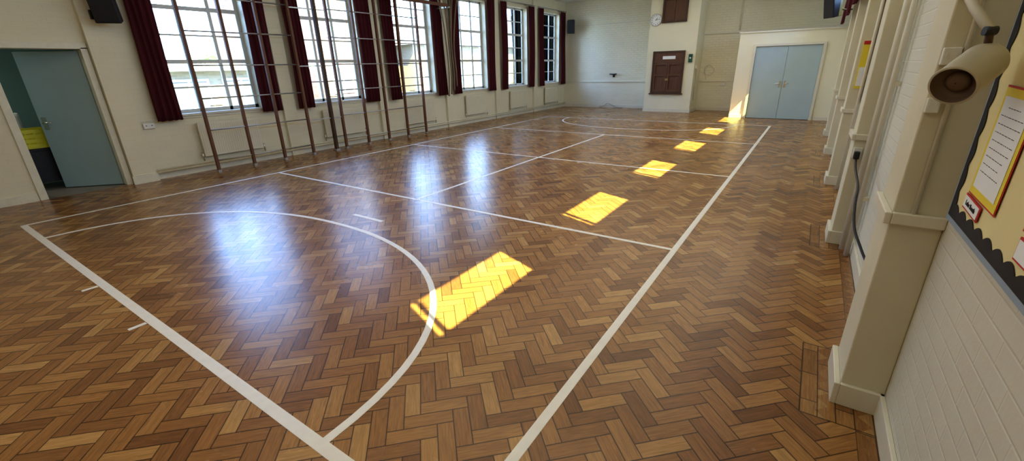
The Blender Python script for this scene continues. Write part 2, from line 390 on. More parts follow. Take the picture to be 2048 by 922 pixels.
for k in range(6):
    for (a, c, f) in ((2.74, 3.10, 4), (4.44, 4.84, 4)):
        bm = curtain_bm(XL+0.13, a+PW*k, c+PW*k, 0.92, 3.58, f, amp=0.028, seed=k*2+f)
        o = mkobj('curtain', bm, 'curtain', (XL+0.13, (a+c)/2+PW*k, 3.58), label='dark red full-length curtain gathered beside a window', category='curtain', group='dark red window curtains', fixn=False)
        md = o.modifiers.new('s', 'SOLIDIFY'); md.thickness = 0.004
    r = Thing('curtain_rail', (XL+0.13, 3.78+PW*k, 3.6), 'grey metal curtain rail fixed above a window', 'curtain rail', group='curtain rails')
    r.tube('rail', 'steel', [(XL+0.13, 2.70+PW*k, 3.61), (XL+0.13, 4.86+PW*k, 3.61)], 0.014)
    r.each('bracket', 'steel', (XL, XL+0.13, 3.14+PW*k, 3.16+PW*k, 3.60, 3.62), (XL, XL+0.13, 4.38+PW*k, 4.40+PW*k, 3.60, 3.62))
for k in range(6):
    a, c = 2.05+PR*k, 2.65+PR*k
    if k == 5: a, c = 14.36, 14.95
    bm = curtain_bm(0.29, a, c, 2.44, 3.72, 5, amp=0.03, seed=k)
    o = mkobj('curtain', bm, 'curtain', (0.29, (a+c)/2, 3.72), label='short dark red curtain gathered in front of a pier', category='curtain', group='short red clerestory curtains', fixn=False)
r = Thing('curtain_rail', (0.29, 8, 3.76), 'long grey curtain rail below the ceiling across the piers', 'curtain rail')
r.tube('rail', 'steel', [(0.29, 0.3, 3.745), (0.29, 15.2, 3.745)], 0.012)
r.each('bracket', 'steel', *[(0.29, 0.36, y+0.14, y+0.16, 3.74, 3.76) for y in cols])

# ------------------------------------------------------------ doors
d = Thing('door_1', (XL-0.05, 1.66, 0), 'open grey-blue flush door in cream frame', 'door', 'structure')
d.boxpart('frame', 'trim', (XL-0.3, XL+0.025, 1.13, 1.215, 0, 2.02), (XL-0.3, XL+0.025, 2.115, 2.19, 0, 2.02), (XL-0.3, XL+0.025, 1.13, 2.19, 2.0, 2.08), bevel=0.004)
ang = math.radians(45.5)
hx, hy = XL-0.11, 2.10
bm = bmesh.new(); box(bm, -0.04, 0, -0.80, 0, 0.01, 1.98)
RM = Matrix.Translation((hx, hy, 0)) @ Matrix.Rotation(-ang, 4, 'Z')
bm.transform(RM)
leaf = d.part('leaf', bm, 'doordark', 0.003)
bm = bmesh.new()
sweep(bm, [(0.0, -0.73, 1.0), (0.05, -0.73, 1.0), (0.055, -0.67, 1.0), (0.055, -0.61, 1.0)], 0.009, 8)
box(bm, -0.001, 0.008, -0.76, -0.70, 0.9, 1.08)
bm.transform(RM)
d.part('handle', bm, 'chrome', parent=leaf)

d = Thing('door_2', (-0.81, 15.1, 0), 'pale blue double doors in white frame', 'door', 'structure')
d.boxpart('frame', 'gloss', (-1.68, -1.61, 15.06, 15.2, 0, 2.05), (-0.01, 0.06, 15.06, 15.2, 0, 2.05), (-1.61, -0.01, 15.06, 15.2, 1.99, 2.05), bevel=0.004)
for (a, c, hxx) in ((-1.606, -0.814, -0.87), (-0.808, -0.014, -0.75)):
    lf = d.boxpart('leaf', 'door', (a, c, 15.10, 15.14, 0.008, 1.985), bevel=0.003)
    s = 1 if hxx > -0.8 else -1
    bm = bmesh.new(); box(bm, hxx-0.022, hxx+0.022, 15.092, 15.10, 0.88, 1.06)
    sweep(bm, [(hxx, 15.095, 0.99), (hxx, 15.05, 0.99), (hxx+s*0.03, 15.04, 0.99), (hxx+s*0.12, 15.04, 0.99)], 0.009, 8)
    d.part('handle', bm, 'chrome', parent=lf)

# store room behind the open door
boxes('wall_store', 'darkroom', [(-12.0, -11.95, -0.6, 2.75, 0, 2.6), (-12.0, XL-0.3, -0.65, -0.6, 0, 2.6), (-12.0, XL-0.3, 2.75, 2.8, 0, 2.6), (-12, XL-0.3, -0.6, 2.75, 2.6, 2.65)], kind='structure', label='dim teal painted store room walls', category='wall')
boxes('floor_store', 'storefloor', [(-12.0, XL, -0.6, 2.75, -0.1, -0.002)], kind='structure', label='brown vinyl store room floor', category='floor')
ld = bpy.data.lights.new('store_light', 'AREA'); ld.size = 0.5; ld.energy = 6; ld.color = (0.9, 1.0, 0.95)
o = bpy.data.objects.new('store_light', ld); o.location = (-10.2, 0.6, 2.55); COL.objects.link(o)
c = Thing('storage_trolley', (-10.0, 1.50, 0), 'black two-tier storage trolley in the store room', 'trolley')
c.each('shelf', 'black', (-10.3, -9.70, 1.22, 1.8, 0.58, 0.62), (-10.3, -9.70, 1.22, 1.8, 0.18, 0.22), bevel=0.005)
for xx in (-10.28, -9.74):
    for yy in (1.24, 1.75):
        c.boxpart('leg', 'black', (xx, xx+0.03, yy, yy+0.03, 0.0, 0.60))
c.boxpart('side_panel', 'black', (-9.71, -9.695, 1.22, 1.8, 0.1, 0.58))
c = Thing('plastic_crate', (-9.9, 1.52, 0.62), 'yellow ventilated plastic crate on the trolley', 'crate')
X0, X1, Y0, Y1 = -10.2, -9.72, 1.26, 1.76
bl = [(X0, X1, Y0, Y1, 0.622, 0.635)]
for (x0, x1, y0, y1) in ((X0, X1, Y0, Y0+0.012), (X0, X1, Y1-0.012, Y1), (X0, X0+0.012, Y0, Y1), (X1-0.012, X1, Y0, Y1)):
    for z in (0.64, 0.71, 0.78, 0.85): bl.append((x0, x1, y0, y1, z, z+0.05))
for q in range(6): bl.append((X1-0.013, X1+0.001, Y0+0.096*q, Y0+0.096*q+0.02, 0.63, 0.90))
for q in range(6): bl.append((X0+0.092*q, X0+0.092*q+0.02, Y0-0.001, Y0+0.013, 0.63, 0.90))
c.boxpart('body', 'crate', *bl)
c = Thing('storage_cabinet', (-10.75, 1.25, 0), 'white plastic cabinet with folded papers on top', 'cabinet')
c.boxpart('body', 'white', (-11.0, -10.5, 0.95, 1.5, 0.0, 1.12), bevel=0.02)
c.boxpart('door', 'white', (-10.5, -10.48, 0.98, 1.47, 0.05, 1.08), bevel=0.005)
c = Thing('paper_stack', (-10.75, 1.22, 1.12), 'stack of white papers on the cabinet', 'papers')
c.boxpart('sheets', 'paper', (-10.95, -10.58, 1.0, 1.45, 1.12, 1.2), bevel=0.004)
c = Thing('spray_bottle', (-9.85, 1.64, 0.636), 'blue spray bottle standing in the crate', 'bottle')
c.tube('body', 'blueitem', [(-9.85, 1.64, 0.636), (-9.85, 1.64, 0.95), (-9.85, 1.64, 1.0), (-9.85, 1.64, 1.05)], [0.05, 0.05, 0.03, 0.015], 14)
c.boxpart('trigger', 'black', (-9.88, -9.78, 1.63, 1.65, 1.05, 1.09), bevel=0.005)

# ------------------------------------------------------------ climbing frames
def climbing(poles, label, ztop=3.62):
    t = Thing('wall_bars', (-8.5, poles[0], 0), label, 'climbing frame', group='wall climbing frames')
    for y in poles:
        t.boxpart('upright', 'wood', (-8.53, -8.47, y-0.023, y+0.023, 0.0, ztop), bevel=0.006)
        t.boxpart('foot', 'steel', (-8.535, -8.465, y-0.027, y+0.027, 0.0, 0.04))
    for q in range(7):
        z = 0.20+0.52*q
        t.tube('rung', 'steel', [(-8.505, poles[0], z), (-8.505, poles[-1], z)], 0.012, 10)
    t.each('bracket', 'steel', *[(XL, -8.5, y-0.02, y+0.02, 3.40, 3.44) for y in (poles[0]+0.06, poles[-1]-0.06)])
climbing([3.33, 3.95, 4.55, 5.17], 'folding wooden climbing frame with steel rungs before the windows')
climbing([5.98, 6.60, 7.22, 7.85, 8.50], 'folding wooden climbing frame with steel rungs beside hanging ropes')
t = Thing('support_post', (-8.5, 5.72, 0), 'dark wooden support post between climbing frames', 'post')
t.boxpart('post', 'darkwood', (-8.54, -8.46, 5.69, 5.75, 0, 3.62), bevel=0.006)
t.boxpart('foot', 'steel', (-8.56, -8.44, 5.67, 5.77, 0, 0.03))
t.each('hinge_rail', 'steel', *[(-8.51, -8.49, 5.2, 5.95, z, z+0.02) for z in (0.68, 1.72, 2.76)])
t = Thing('gym_beam', (-8.36, 8.2, 3.1), 'varnished wooden gymnastics beam with steel ends', 'beam')
t.boxpart('beam', 'wood', (-8.40, -8.34, 7.3, 9.55, 3.13, 3.20), bevel=0.01)
t.boxpart('bracket', 'steel', (XL+0.07, -8.30, 9.5, 9.56, 3.10, 3.13), (XL+0.07, XL+0.09, 9.5, 9.56, 2.95, 3.13))
for q in range(6):
    yy = 9.50+0.05*q; xx = -8.46+0.05*(q % 2)
    bm = bmesh.new()
    top = (xx, yy+0.16*(q-2.5), ZC-0.068)
    sweep(bm, sm([top, (xx+0.01, yy+0.05*(q-2.5), 3.0), (xx, yy, 2.2), (xx+0.015, yy+0.01, 1.5), (xx, yy+0.012*(q-3), 0.9+0.05*q)], 6), 0.020, 8)
    mkobj('climbing_rope', bm, 'rope', top, label='thick hemp climbing rope hanging in a gathered bundle', category='rope', group='gathered climbing ropes')
t = Thing('rope_track', (-8.43, 9.6, ZC-0.03), 'steel ceiling track holding the climbing ropes', 'track')
t.boxpart('rail', 'steel', (-8.48, -8.38, 8.9, 10.5, ZC-0.06, ZC))

# ------------------------------------------------------------ radiators and pipes
for k in range(6):
    a, c = 3.28+PW*k, 4.30+PW*k
    x0, x1 = XL+0.05, XL+0.09
    t = Thing('radiator', (XL+0.07, (a+c)/2, 0.22), 'cream flat panel radiator below a window', 'radiator', group='cream panel radiators')
    bm = bmesh.new(); box(bm, x0, x1, a, c, 0.26, 0.84)
    n = 26
    for q in range(n):
        yy = a+0.04+(c-a-0.08)*q/(n-1); box(bm, x1, x1+0.004, yy-0.011, yy+0.011, 0.30, 0.80)
    t.part('panel', bm, 'radiator', 0.002)
    t.each('bracket', 'gloss', (XL+0.001, x0, a+0.2, a+0.24, 0.4, 0.7), (XL+0.001, x0, c-0.24, c-0.2, 0.4, 0.7))
    t.tube('valve', 'chrome', [(XL+0.07, c+0.03, 0.19), (XL+0.07, c+0.03, 0.34)], 0.013)
    t.tube('valve', 'chrome', [(XL+0.07, a-0.03, 0.19), (XL+0.07, a-0.03, 0.34)], 0.013)
for z in (0.165, 0.12):
    t = Thing('heating_pipe', (XL+0.1, 2.6, z), 'cream painted heating pipe running along the skirting', 'pipe', group='heating pipes')
    t.tube('pipe', 'trim', [(XL+0.10, 2.53, z), (XL+0.10, YF-0.02, z)], 0.014)

def socket(name, label, x0, x1, y0, y1, z0, z1, axis, cat='socket'):
    t = Thing(name, ((x0+x1)/2, (y0+y1)/2, z0), label, cat)
    t.boxpart('plate', 'white', (x0, x1, y0, y1, z0, z1), bevel=0.004)
    zc = (z0+z1)/2
    if axis == 'Y':
        bs = [(x0+0.2*(x1-x0)+q*0.5*(x1-x0), x0+0.3*(x1-x0)+q*0.5*(x1-x0), y0-0.003, y0, zc, zc+0.012) for q in range(2)]
    else:
        bs = [(x1, x1+0.003, y0+0.2*(y1-y0)+q*0.5*(y1-y0), y0+0.3*(y1-y0)+q*0.5*(y1-y0), zc, zc+0.012) for q in range(2)]
    t.each('switch', 'white' if cat == 'switch' else 'ink', *bs)
    return t
socket('wall_socket', 'white double socket on the wall near the first window', XL+0.0, XL+0.035, 2.55, 2.70, 0.82, 0.905, '+X')

# ------------------------------------------------------------ speakers
def speaker(loc, rz, label, armto):
    t = Thing('loudspeaker', loc, label, 'speaker', group='black wall loudspeakers')
    R = Matrix.Translation(loc) @ Matrix.Rotation(rz, 4, 'Z') @ Matrix.Rotation(math.radians(12), 4, 'X')
    bm = bmesh.new(); vs = box(bm, -0.15, 0.15, -0.12, 0.12, -0.24, 0.24)
    for v in vs:
        if v.co.y > 0: v.co.x *= 0.7
    bm.transform(R); t.part('cabinet', bm, 'black', 0.012)
    bm = bmesh.new(); box(bm, -0.135, 0.135, -0.128, -0.119, -0.22, 0.22); bm.transform(R); t.part('grille', bm, 'grille', 0.003)
    bm = bmesh.new()
    b0 = R @ Vector((0, 0.12, -0.1))
    sweep(bm, [b0, (b0+Vector(armto))/2+Vector((0, 0, -0.03)), armto], 0.018, 8); t.part('bracket', bm, 'black')
    bm = bmesh.new(); a = Vector(armto); box(bm, a.x-0.03, a.x+0.03, a.y-0.03, a.y+0.03, a.z-0.06, a.z+0.06); t.part('wall_plate', bm, 'black', 0.004)
speaker((XL+0.36, 2.46, 2.58), math.radians(55), 'black loudspeaker on a bracket beside the first window', (XL+0.13, 2.35, 2.45))
speaker((-8.40, 16.80, 3.05), math.radians(25), 'black loudspeaker high in the room corner', (-8.45, YF-0.031, 3.0))
speaker((0.02, 12.9, 2.72), math.radians(-50), 'black loudspeaker on a bracket near the lobby', (XR-0.031, 13.1, 2.65))

# ------------------------------------------------------------ chimney breast items
t = Thing('serving_hatch', (-4.33, 16.12, 0.63), 'dark brown wooden serving hatch with panelled doors', 'hatch')
t.boxpart('frame', 'darkwood', (-4.86, -4.80, 16.06, 16.12, 0.63, 2.0), (-3.86, -3.80, 16.06, 16.12, 0.63, 2.0), (-4.80, -3.86, 16.06, 16.12, 1.94, 2.0), (-4.80, -3.86, 16.06, 16.12, 0.63, 0.69), (-4.90, -3.76, 16.03, 16.12, 0.60, 0.63), bevel=0.004)
for (a, c) in ((-4.80, -4.33), (-4.33, -3.86)):
    z0, z1 = 0.69, 1.62
    t.boxpart('door', 'hatchwood', (a+0.004, c-0.004, 16.105, 16.12, z0, z1), (a+0.004, a+0.06, 16.068, 16.105, z0, z1), (c-0.06, c-0.004, 16.068, 16.105, z0, z1), (a+0.06, c-0.06, 16.068, 16.105, z0, z0+0.06), (a+0.06, c-0.06, 16.068, 16.105, 1.2, 1.26), (a+0.06, c-0.06, 16.068, 16.105, z1-0.06, z1))
t.boxpart('top_panel', 'hatchwood', (-4.80, -3.86, 16.075, 16.12, 1.63, 1.94))
t.boxpart('sign', 'paper', (-4.52, -4.10, 16.068, 16.075, 1.74, 1.84), label='small white notice plate')
t.boxpart('bolt', 'brass', (-4.38, -4.28, 16.055, 16.068, 1.05, 1.12), bevel=0.004)
t = Thing('wall_cupboard', (-4.27, 16.12, 2.87), 'dark brown wooden cupboard hatch fixed high on the breast', 'cupboard')
t.boxpart('frame', 'darkwood', (-4.66, -4.60, 16.05, 16.12, 2.87, 3.6), (-3.92, -3.86, 16.05, 16.12, 2.87, 3.6), (-4.60, -3.92, 16.05, 16.12, 2.87, 2.93), (-4.60, -3.92, 16.05, 16.12, 3.54, 3.6), bevel=0.004)
t.each('door', 'hatchwood', (-4.60, -4.265, 16.08, 16.12, 2.93, 3.54), (-4.255, -3.92, 16.08, 16.12, 2.93, 3.54), bevel=0.006)
cx, cz, cr = -4.86, 2.98, 0.18
t = Thing('wall_clock', (cx, 16.12, cz), 'round white wall clock with black numerals', 'clock')
bm = bmesh.new(); sweep(bm, [(cx, 16.12, cz), (cx, 16.06, cz)], cr, 48); t.part('case', bm, 'paper')
bm = bmesh.new()
ring = [(cx+cr*math.cos(a), 16.058, cz+cr*math.sin(a)) for a in [2*math.pi*q/48 for q in range(49)]]
sweep(bm, ring, 0.009, 8, cap=False); t.part('rim', bm, 'steel')
bm = bmesh.new()
for h in range(1, 13):
    a = math.radians(90-30*h)
    tb = textmesh(str(h), 0.06, M_faceY((cx+cr*0.76*math.cos(a), 16.057, cz+cr*0.76*math.sin(a))))
    me = bpy.data.meshes.new('x'); tb.to_mesh(me); tb.free(); bm.from_mesh(me); bpy.data.meshes.remove(me)
t.part('numerals', bm, 'ink')
for (deg, ln, wd) in ((90-38, 0.085, 0.007), (90-80, 0.13, 0.005)):
    a = math.radians(deg); bm = bmesh.new(); box(bm, -0.02, ln, -0.002, 0.002, -wd, wd)
    bm.transform(Matrix.Translation((cx, 16.053, cz)) @ Matrix.Rotation(-a, 4, 'Y')); t.part('hand', bm, 'ink')
t = Thing('fire_alarm_box', (-3.62, 16.12, 1.62), 'dark green alarm box with small white label', 'alarm')
t.boxpart('case', 'green', (-3.68, -3.56, 16.07, 16.12, 1.62, 1.88), bevel=0.006)
t.boxpart('label_plate', 'paper', (-3.645, -3.595, 16.066, 16.07, 1.74, 1.78))
t = Thing('wall_telephone', (-3.46, 16.4, 1.3), 'grey wall telephone with hanging cord on the breast side', 'telephone')
t.tube('cord', 'steel', sm([(-3.45, 16.35, 1.45), (-3.44, 16.37, 1.1), (-3.45, 16.36, 0.7), (-3.45, 16.42, 0.4)], 5), 0.012, 6)
t.boxpart('case', 'white', (-3.48, -3.43, 16.3, 16.4, 1.42, 1.52), bevel=0.005)
t = Thing('wall_bracket', (-6.66, YF, 1.2), 'dark metal wall bracket with short bar', 'bracket')
t.boxpart('plate', 'black', (-6.70, -6.62, YF-0.02, YF, 1.15, 1.27), bevel=0.004)
t.tube('bar', 'black', [(-6.80, YF-0.1, 1.27), (-6.66, YF-0.08, 1.26), (-6.52, YF-0.1, 1.27)], 0.022, 8)
t.tube('arm', 'black', [(-6.66, YF, 1.2), (-6.66, YF-0.09, 1.25)], 0.018, 8)
bm = bmesh.new(); sweep(bm, sm([(-7.2, YF-0.03, 0.02), (-7.0, YF-0.05, 0.06), (-6.85, YF-0.05, 0.16), (-6.65, YF-0.05, 0.10), (-6.45, YF-0.07, 0.02), (-6.2, YF-0.1, 0.012)], 6), 0.008, 6)
mkobj('loose_cable', bm, 'rope', (-6.7, YF-0.05, 0), label='loose brown cable looped along the skirting', category='cable')
bm = bmesh.new(); sweep(bm, sm([(-3.25, YF-0.01, 1.5), (-3.33, YF-0.04, 1.28), (-3.15, YF-0.05, 1.18), (-3.02, YF-0.04, 1.36), (-3.2, YF-0.05, 1.52), (-3.34, YF-0.04, 1.4), (-3.24, YF-0.03, 1.05)], 6), 0.005, 6)
mkobj('coiled_cable', bm, 'steel', (-3.2, YF-0.05, 1.3), label='thin grey cable coiled against the alcove wall', category='cable')
socket('wall_socket', 'white double socket low on the alcove wall', -2.75, -2.58, YF-0.03, YF, 0.84, 0.93, 'Y')
t = Thing('conduit', (-2.4, YF, 2.56), 'cream conduit rising up the end wall', 'conduit')
t.tube('pipe', 'gloss', [(-2.4, YF-0.03, 2.56), (-2.4, YF-0.03, ZC)], 0.02, 8)

# ------------------------------------------------------------ court markings
LZ = 0.0015
def strip(name, pts, w, label):
    bm = bmesh.new(); P = [Vector((p[0], p[1], 0)) for p in pts]; L_ = []
    for k in range(len(P)):
        t = (P[min(k+1, len(P)-1)]-P[max(k-1, 0)]).normalized(); n = Vector((-t.y, t.x, 0))
        row = []
        for (s, z) in ((1, 0.0002), (-1, 0.0002), (-1, LZ), (1, LZ)):
            q = P[k]+n*s*w/2; row.append(bm.verts.new((q.x, q.y, z)))
        L_.append(row)
    for k in range(len(P)-1):
        for q in range(4): bm.faces.new((L_[k][q], L_[k][(q+1) % 4], L_[k+1][(q+1) % 4], L_[k+1][q]))
    bm.faces.new(L_[0]); bm.faces.new(L_[-1])
    c = sum(P, Vector())/len(P)
    return mkobj(name, bm, 'line', (c.x, c.y, 0), label=label, category='floor marking', group='white court lines')
W = 0.052
SX0, SX1, SY0, SY1 = -7.46, -0.81, 0.735, 13.33
strip('court_line', [(SX1, SY0-W/2), (SX1, SY1+W/2)], W, 'straight white painted court sideline nearer the piers')
strip('court_line', [(SX0, SY0-W/2), (SX0, SY1+W/2)], W, 'straight white painted court sideline nearer the windows')
strip('court_line', [(SX0+W/2, SY0), (SX1-W/2, SY0)], W+0.01, 'wide white painted court end line')
strip('court_line', [(SX0+W/2, SY1), (SX1-W/2, SY1)], W, 'white painted court end line by the lobby')
for y in (3.82, 7.0, 10.2):
    strip('court_line', [(SX0+W/2, y), (SX1-W/2, y)], 0.045, 'thin white painted line across the court')
strip('court_line', [(-4.12, 3.845), (-4.12, 6.977)], 0.045, 'thin white painted centre line')
strip('court_line', [(-4.12, 7.023), (-4.12, 10.177)], 0.045, 'thin white painted centre line')
def dee(y0, s):
    pts = []
    for q in range(49):
        a = math.pi*q/48; e = 2/2.2
        cx_, sy_ = math.cos(a), math.sin(a)
        pts.append((-4.12+2.52*math.copysign(abs(cx_)**e, cx_), y0+s*(0.03+1.92*abs(sy_)**e)))
    return pts
strip('court_arc', dee(SY0, 1), 0.048, 'curved white painted goal area line')
strip('court_arc', dee(SY1, -1), 0.048, 'curved white painted goal area line')
strip('court_dash', [(-4.33, 2.99), (-3.82, 2.99)], 0.05, 'short white painted floor dash')
strip('court_dash', [(-4.62, 0.60), (-4.62, 0.70)], 0.035, 'short white tick beside the end line')
strip('court_dash', [(-3.58, 0.60), (-3.58, 0.70)], 0.035, 'short white tick beside the end line')

# ------------------------------------------------------------ right wall fittings
BX = XR-0.03
t = Thing('notice_board', (XR, 0.8, 1.03), 'pale yellow backed notice board with black scalloped border', 'notice board')
t.boxpart('backing', 'board', (BX, XR, -0.6, 2.17, 1.05, 2.35))
t.boxpart('edge_rail', 'bluerail', (BX-0.002, XR, -0.62, 2.185, 1.03, 1.05), (BX-0.002, XR, 2.17, 2.185, 1.05, 2.37), (BX-0.002, XR, -0.62, 2.17, 2.35, 2.37))
bm = bmesh.new()
def scal(f, n):
    prev = None
    for k in range(n+1):
        a, b = f(k/n)
        va = [bm.verts.new(Vector(a)), bm.verts.new(Vector(b))]
        if prev: bm.faces.new((prev[0], prev[1], va[1], va[0]))
        prev = va
def wv(s, per=0.095): return 0.030+0.022*abs(math.sin(math.pi*s/per))
scal(lambda f: ((BX-0.002, -0.6+2.77*f, 1.05), (BX-0.002, -0.6+2.77*f, 1.05+wv(2.77*f))), 290)
scal(lambda f: ((BX-0.0021, 2.17, 1.05+1.3*f), (BX-0.0021, 2.17-wv(1.3*f), 1.05+1.3*f)), 140)
scal(lambda f: ((BX-0.002, -0.6+2.77*f, 2.35), (BX-0.002, -0.6+2.77*f, 2.35-wv(2.77*f))), 290)
o = t.part('scalloped_border', bm, 'blackcard', fixn=False)
md = o.modifiers.new('s', 'SOLIDIFY'); md.thickness = 0.002; md.offset = 0

def notice(y0, y1, z0, z1, tilt, label, lines=9):
    yc, zc = (y0+y1)/2, (z0+z1)/2
    t = Thing('pinned_notice', (BX-0.004, yc, zc), label, 'notice')
    R = Matrix.Translation((0, yc, zc)) @ Matrix.Rotation(tilt, 4, 'X') @ Matrix.Translation((0, -yc, -zc))
    def pb(nm, mat, x, a, b, c, d_, th=0.001):
        bm = bmesh.new(); box(bm, x-th, x, a, b, c, d_); bm.transform(R); return t.part(nm, bm, mat)
    pb('red_backing', 'red', BX-0.004, y0, y1, z0, z1)
    pb('yellow_mount', 'yellow', BX-0.0055, y0+0.006, y1-0.006, z0+0.006, z1-0.006)
    pb('sheet', 'paper', BX-0.007, y0+0.028, y1-0.028, z0+0.03, z1-0.03)
    bm = bmesh.new()
    rnd = random.Random(3)
    for q in range(lines):
        z = z1-0.06-(z1-z0-0.12)*q/lines
        yy = y1-0.045; end = y0+0.045+rnd.random()*0.05
        if q == 0: yy -= 0.04; end += 0.03
        while yy > end:
            ln = 0.008+0.018*rnd.random()
            box(bm, BX-0.0084, BX-0.008, yy-ln, yy, z-0.0009, z+0.0009); yy -= ln+0.006
    bm.transform(R); t.part('handwriting', bm, 'ink')
notice(1.74, 2.02, 1.165, 1.51, 0.03, 'handwritten white sheet on yellow mount with red edge')
def label_card(y0, y1, z0, z1, txt, tilt, label):
    yc, zc = (y0+y1)/2, (z0+z1)/2
    t = Thing('name_label', (BX-0.004, yc, zc), label, 'label')
    R = Matrix.Translation((0, yc, zc)) @ Matrix.Rotation(tilt, 4, 'X') @ Matrix.Translation((0, -yc, -zc))
    bm = bmesh.new(); box(bm, BX-0.007, BX-0.004, y0, y1, z0, z1); bm.transform(R); t.part('border', bm, 'red')
    bm = bmesh.new(); box(bm, BX-0.0085, BX-0.0072, y0+0.006, y1-0.006, z0+0.006, z1-0.006); bm.transform(R); t.part('card', bm, 'paper')
    if txt:
        bm = textmesh(txt, 0.023, M_faceX((BX-0.0095, yc, zc))); bm.transform(R); t.part('lettering', bm, 'ink')
label_card(1.86, 2.03, 1.112, 1.162, 'Luke Booth', 0.05, 'white name label with red border below the notice')
label_card(1.36, 1.53, 1.115, 1.175, '', 0.0, 'white label with red border below another notice')
notice(1.27, 1.545, 1.19, 1.52, -0.02, 'second white sheet on yellow mount with red edge')

# spotlight
t = Thing('spotlight', (0.40, 2.0, 1.65), 'cream cylindrical spotlight on an adjustable arm', 'spotlight')
A = Vector((0.34, 1.86, 1.516)); B = Vector((0.432, 2.02, 1.592)); ax = (B-A)
R_ = 0.058; n = 40
axn = ax.normalized(); n1 = axn.cross(Vector((0, 0, 1))).normalized(); n2 = axn.cross(n1)
def revolve(prof, nm, mat):
    bm = bmesh.new(); rings = []
    for (f, r) in prof:
        c0 = A+ax*f
        rings.append([bm.verts.new(c0+(n1*math.cos(2*math.pi*q/n)+n2*math.sin(2*math.pi*q/n))*r) for q in range(n)])
    for k in range(len(rings)-1):
        for q in range(n):
            f = bm.faces.new((rings[k][q], rings[k][(q+1) % n], rings[k+1][(q+1) % n], rings[k+1][q])); f.smooth = True
    t.part(nm, bm, mat)
revolve([(0.0, R_-0.005), (0.0, R_), (0.012, R_+0.002), (0.02, R_), (0.85, R_), (0.93, R_*0.9), (1.0, R_*0.62), (1.03, 0.002)], 'shade', 'lampcream')
revolve([(0.0, R_-0.005), (0.14, R_-0.007), (0.18, R_-0.028), (0.19, 0.002)], 'reflector', 'lampdark')
revolve([(0.09, 0.002), (0.10, 0.02), (0.13, 0.03), (0.175, 0.03)], 'bulb', 'lampdark')
kn = Vector((0.405, 1.972, 1.668))
t.tube('yoke', 'darkwood', [A+ax*0.8+Vector((0, 0, R_*0.8)), kn], 0.010, 8)
t.tube('knuckle', 'black', [kn+Vector((-0.014, -0.004, 0)), kn+Vector((0.014, 0.004, 0))], 0.013, 14)
t.tube('arm', 'lampcream', [kn, (0.385, 2.14, 1.745), (0.366, 2.295, 1.83)], 0.014, 10)
t.boxpart('mounting_plate', 'lampcream', (0.361, 0.41, 2.288, 2.30, 1.79, 1.89), bevel=0.003)

socket('light_switch', 'white surface switch box on the pier with conduit', 0.364, 0.414, 2.275, 2.30, 1.57, 1.63, 'Y', 'switch')
socket('light_switch', 'white surface switch box on the pier', 0.362, 0.402, 2.28, 2.30, 1.40, 1.455, 'Y', 'switch')
t = Thing('conduit', (0.425, 2.28, 1.0), 'cream conduit rising up the pier face', 'conduit')
t.tube('pipe', 'gloss', [(0.425, 2.290, 1.0), (0.425, 2.290, ZC)], 0.008, 8)
for k, (xx, yy) in enumerate(((0.46, 4.60), (0.48, 4.44), (0.47, 6.9))):
    t = Thing('wall_pipe', (xx, yy, 0), 'white painted vertical pipe beside a wall pier', 'pipe', group='vertical wall pipes')
    t.tube('pipe', 'gloss', [(xx, yy, 0.0), (xx, yy, ZC)], 0.02 if k else 0.028, 10)
    t.each('clip', 'gloss', *[(xx, XR, yy-0.015, yy+0.015, z, z+0.03) for z in (0.5, 1.4, 2.3)])
socket('wall_socket', 'white socket with black plug on the second pier', 0.37, 0.43, 4.69, 4.72, 0.80, 0.89, 'Y')
t = Thing('power_cable', (0.40, 4.7, 0.85), 'black mains cable hanging from a wall socket', 'cable')
t.boxpart('plug', 'black', (0.375, 0.415, 4.63, 4.69, 0.80, 0.86), bevel=0.006)
t.tube('cable', 'black', sm([(0.395, 4.64, 0.80), (0.39, 4.4, 0.76), (0.40, 4.05, 0.70), (0.39, 3.85, 0.62), (0.40, 3.65, 0.50), (0.45, 3.5, 0.40), (0.50, 3.38, 0.30), (0.50, 3.3, 0.13)], 6), 0.009, 8)
t = Thing('wall_sign', (0.44, 7.13, 1.25), 'tall yellow and white safety sign on a pier', 'sign')
t.boxpart('panel', 'yellow', (0.40, 0.51, 7.125, 7.14, 1.25, 1.80), bevel=0.002)
t.boxpart('header', 'red', (0.40, 0.51, 7.12, 7.125, 1.76, 1.80))
t.boxpart('text_panel', 'paper', (0.41, 0.50, 7.12, 7.125, 1.28, 1.5))
for k, yy in enumerate((5.3, 7.7, 10.1)):
    t = Thing('display_board', (XR, yy+0.8, 1.1), 'brown wood framed cream display board', 'display board', group='framed display boards')
    t.boxpart('frame', 'darkwood', (XR-0.04, XR, yy, yy+0.05, 1.1, 2.4), (XR-0.04, XR, yy+1.55, yy+1.6, 1.1, 2.4), (XR-0.04, XR, yy+0.05, yy+1.55, 1.1, 1.15), (XR-0.04, XR, yy+0.05, yy+1.55, 2.35, 2.4), bevel=0.003)
    t.boxpart('panel', 'board', (XR-0.02, XR, yy+0.05, yy+1.55, 1.15, 2.35))

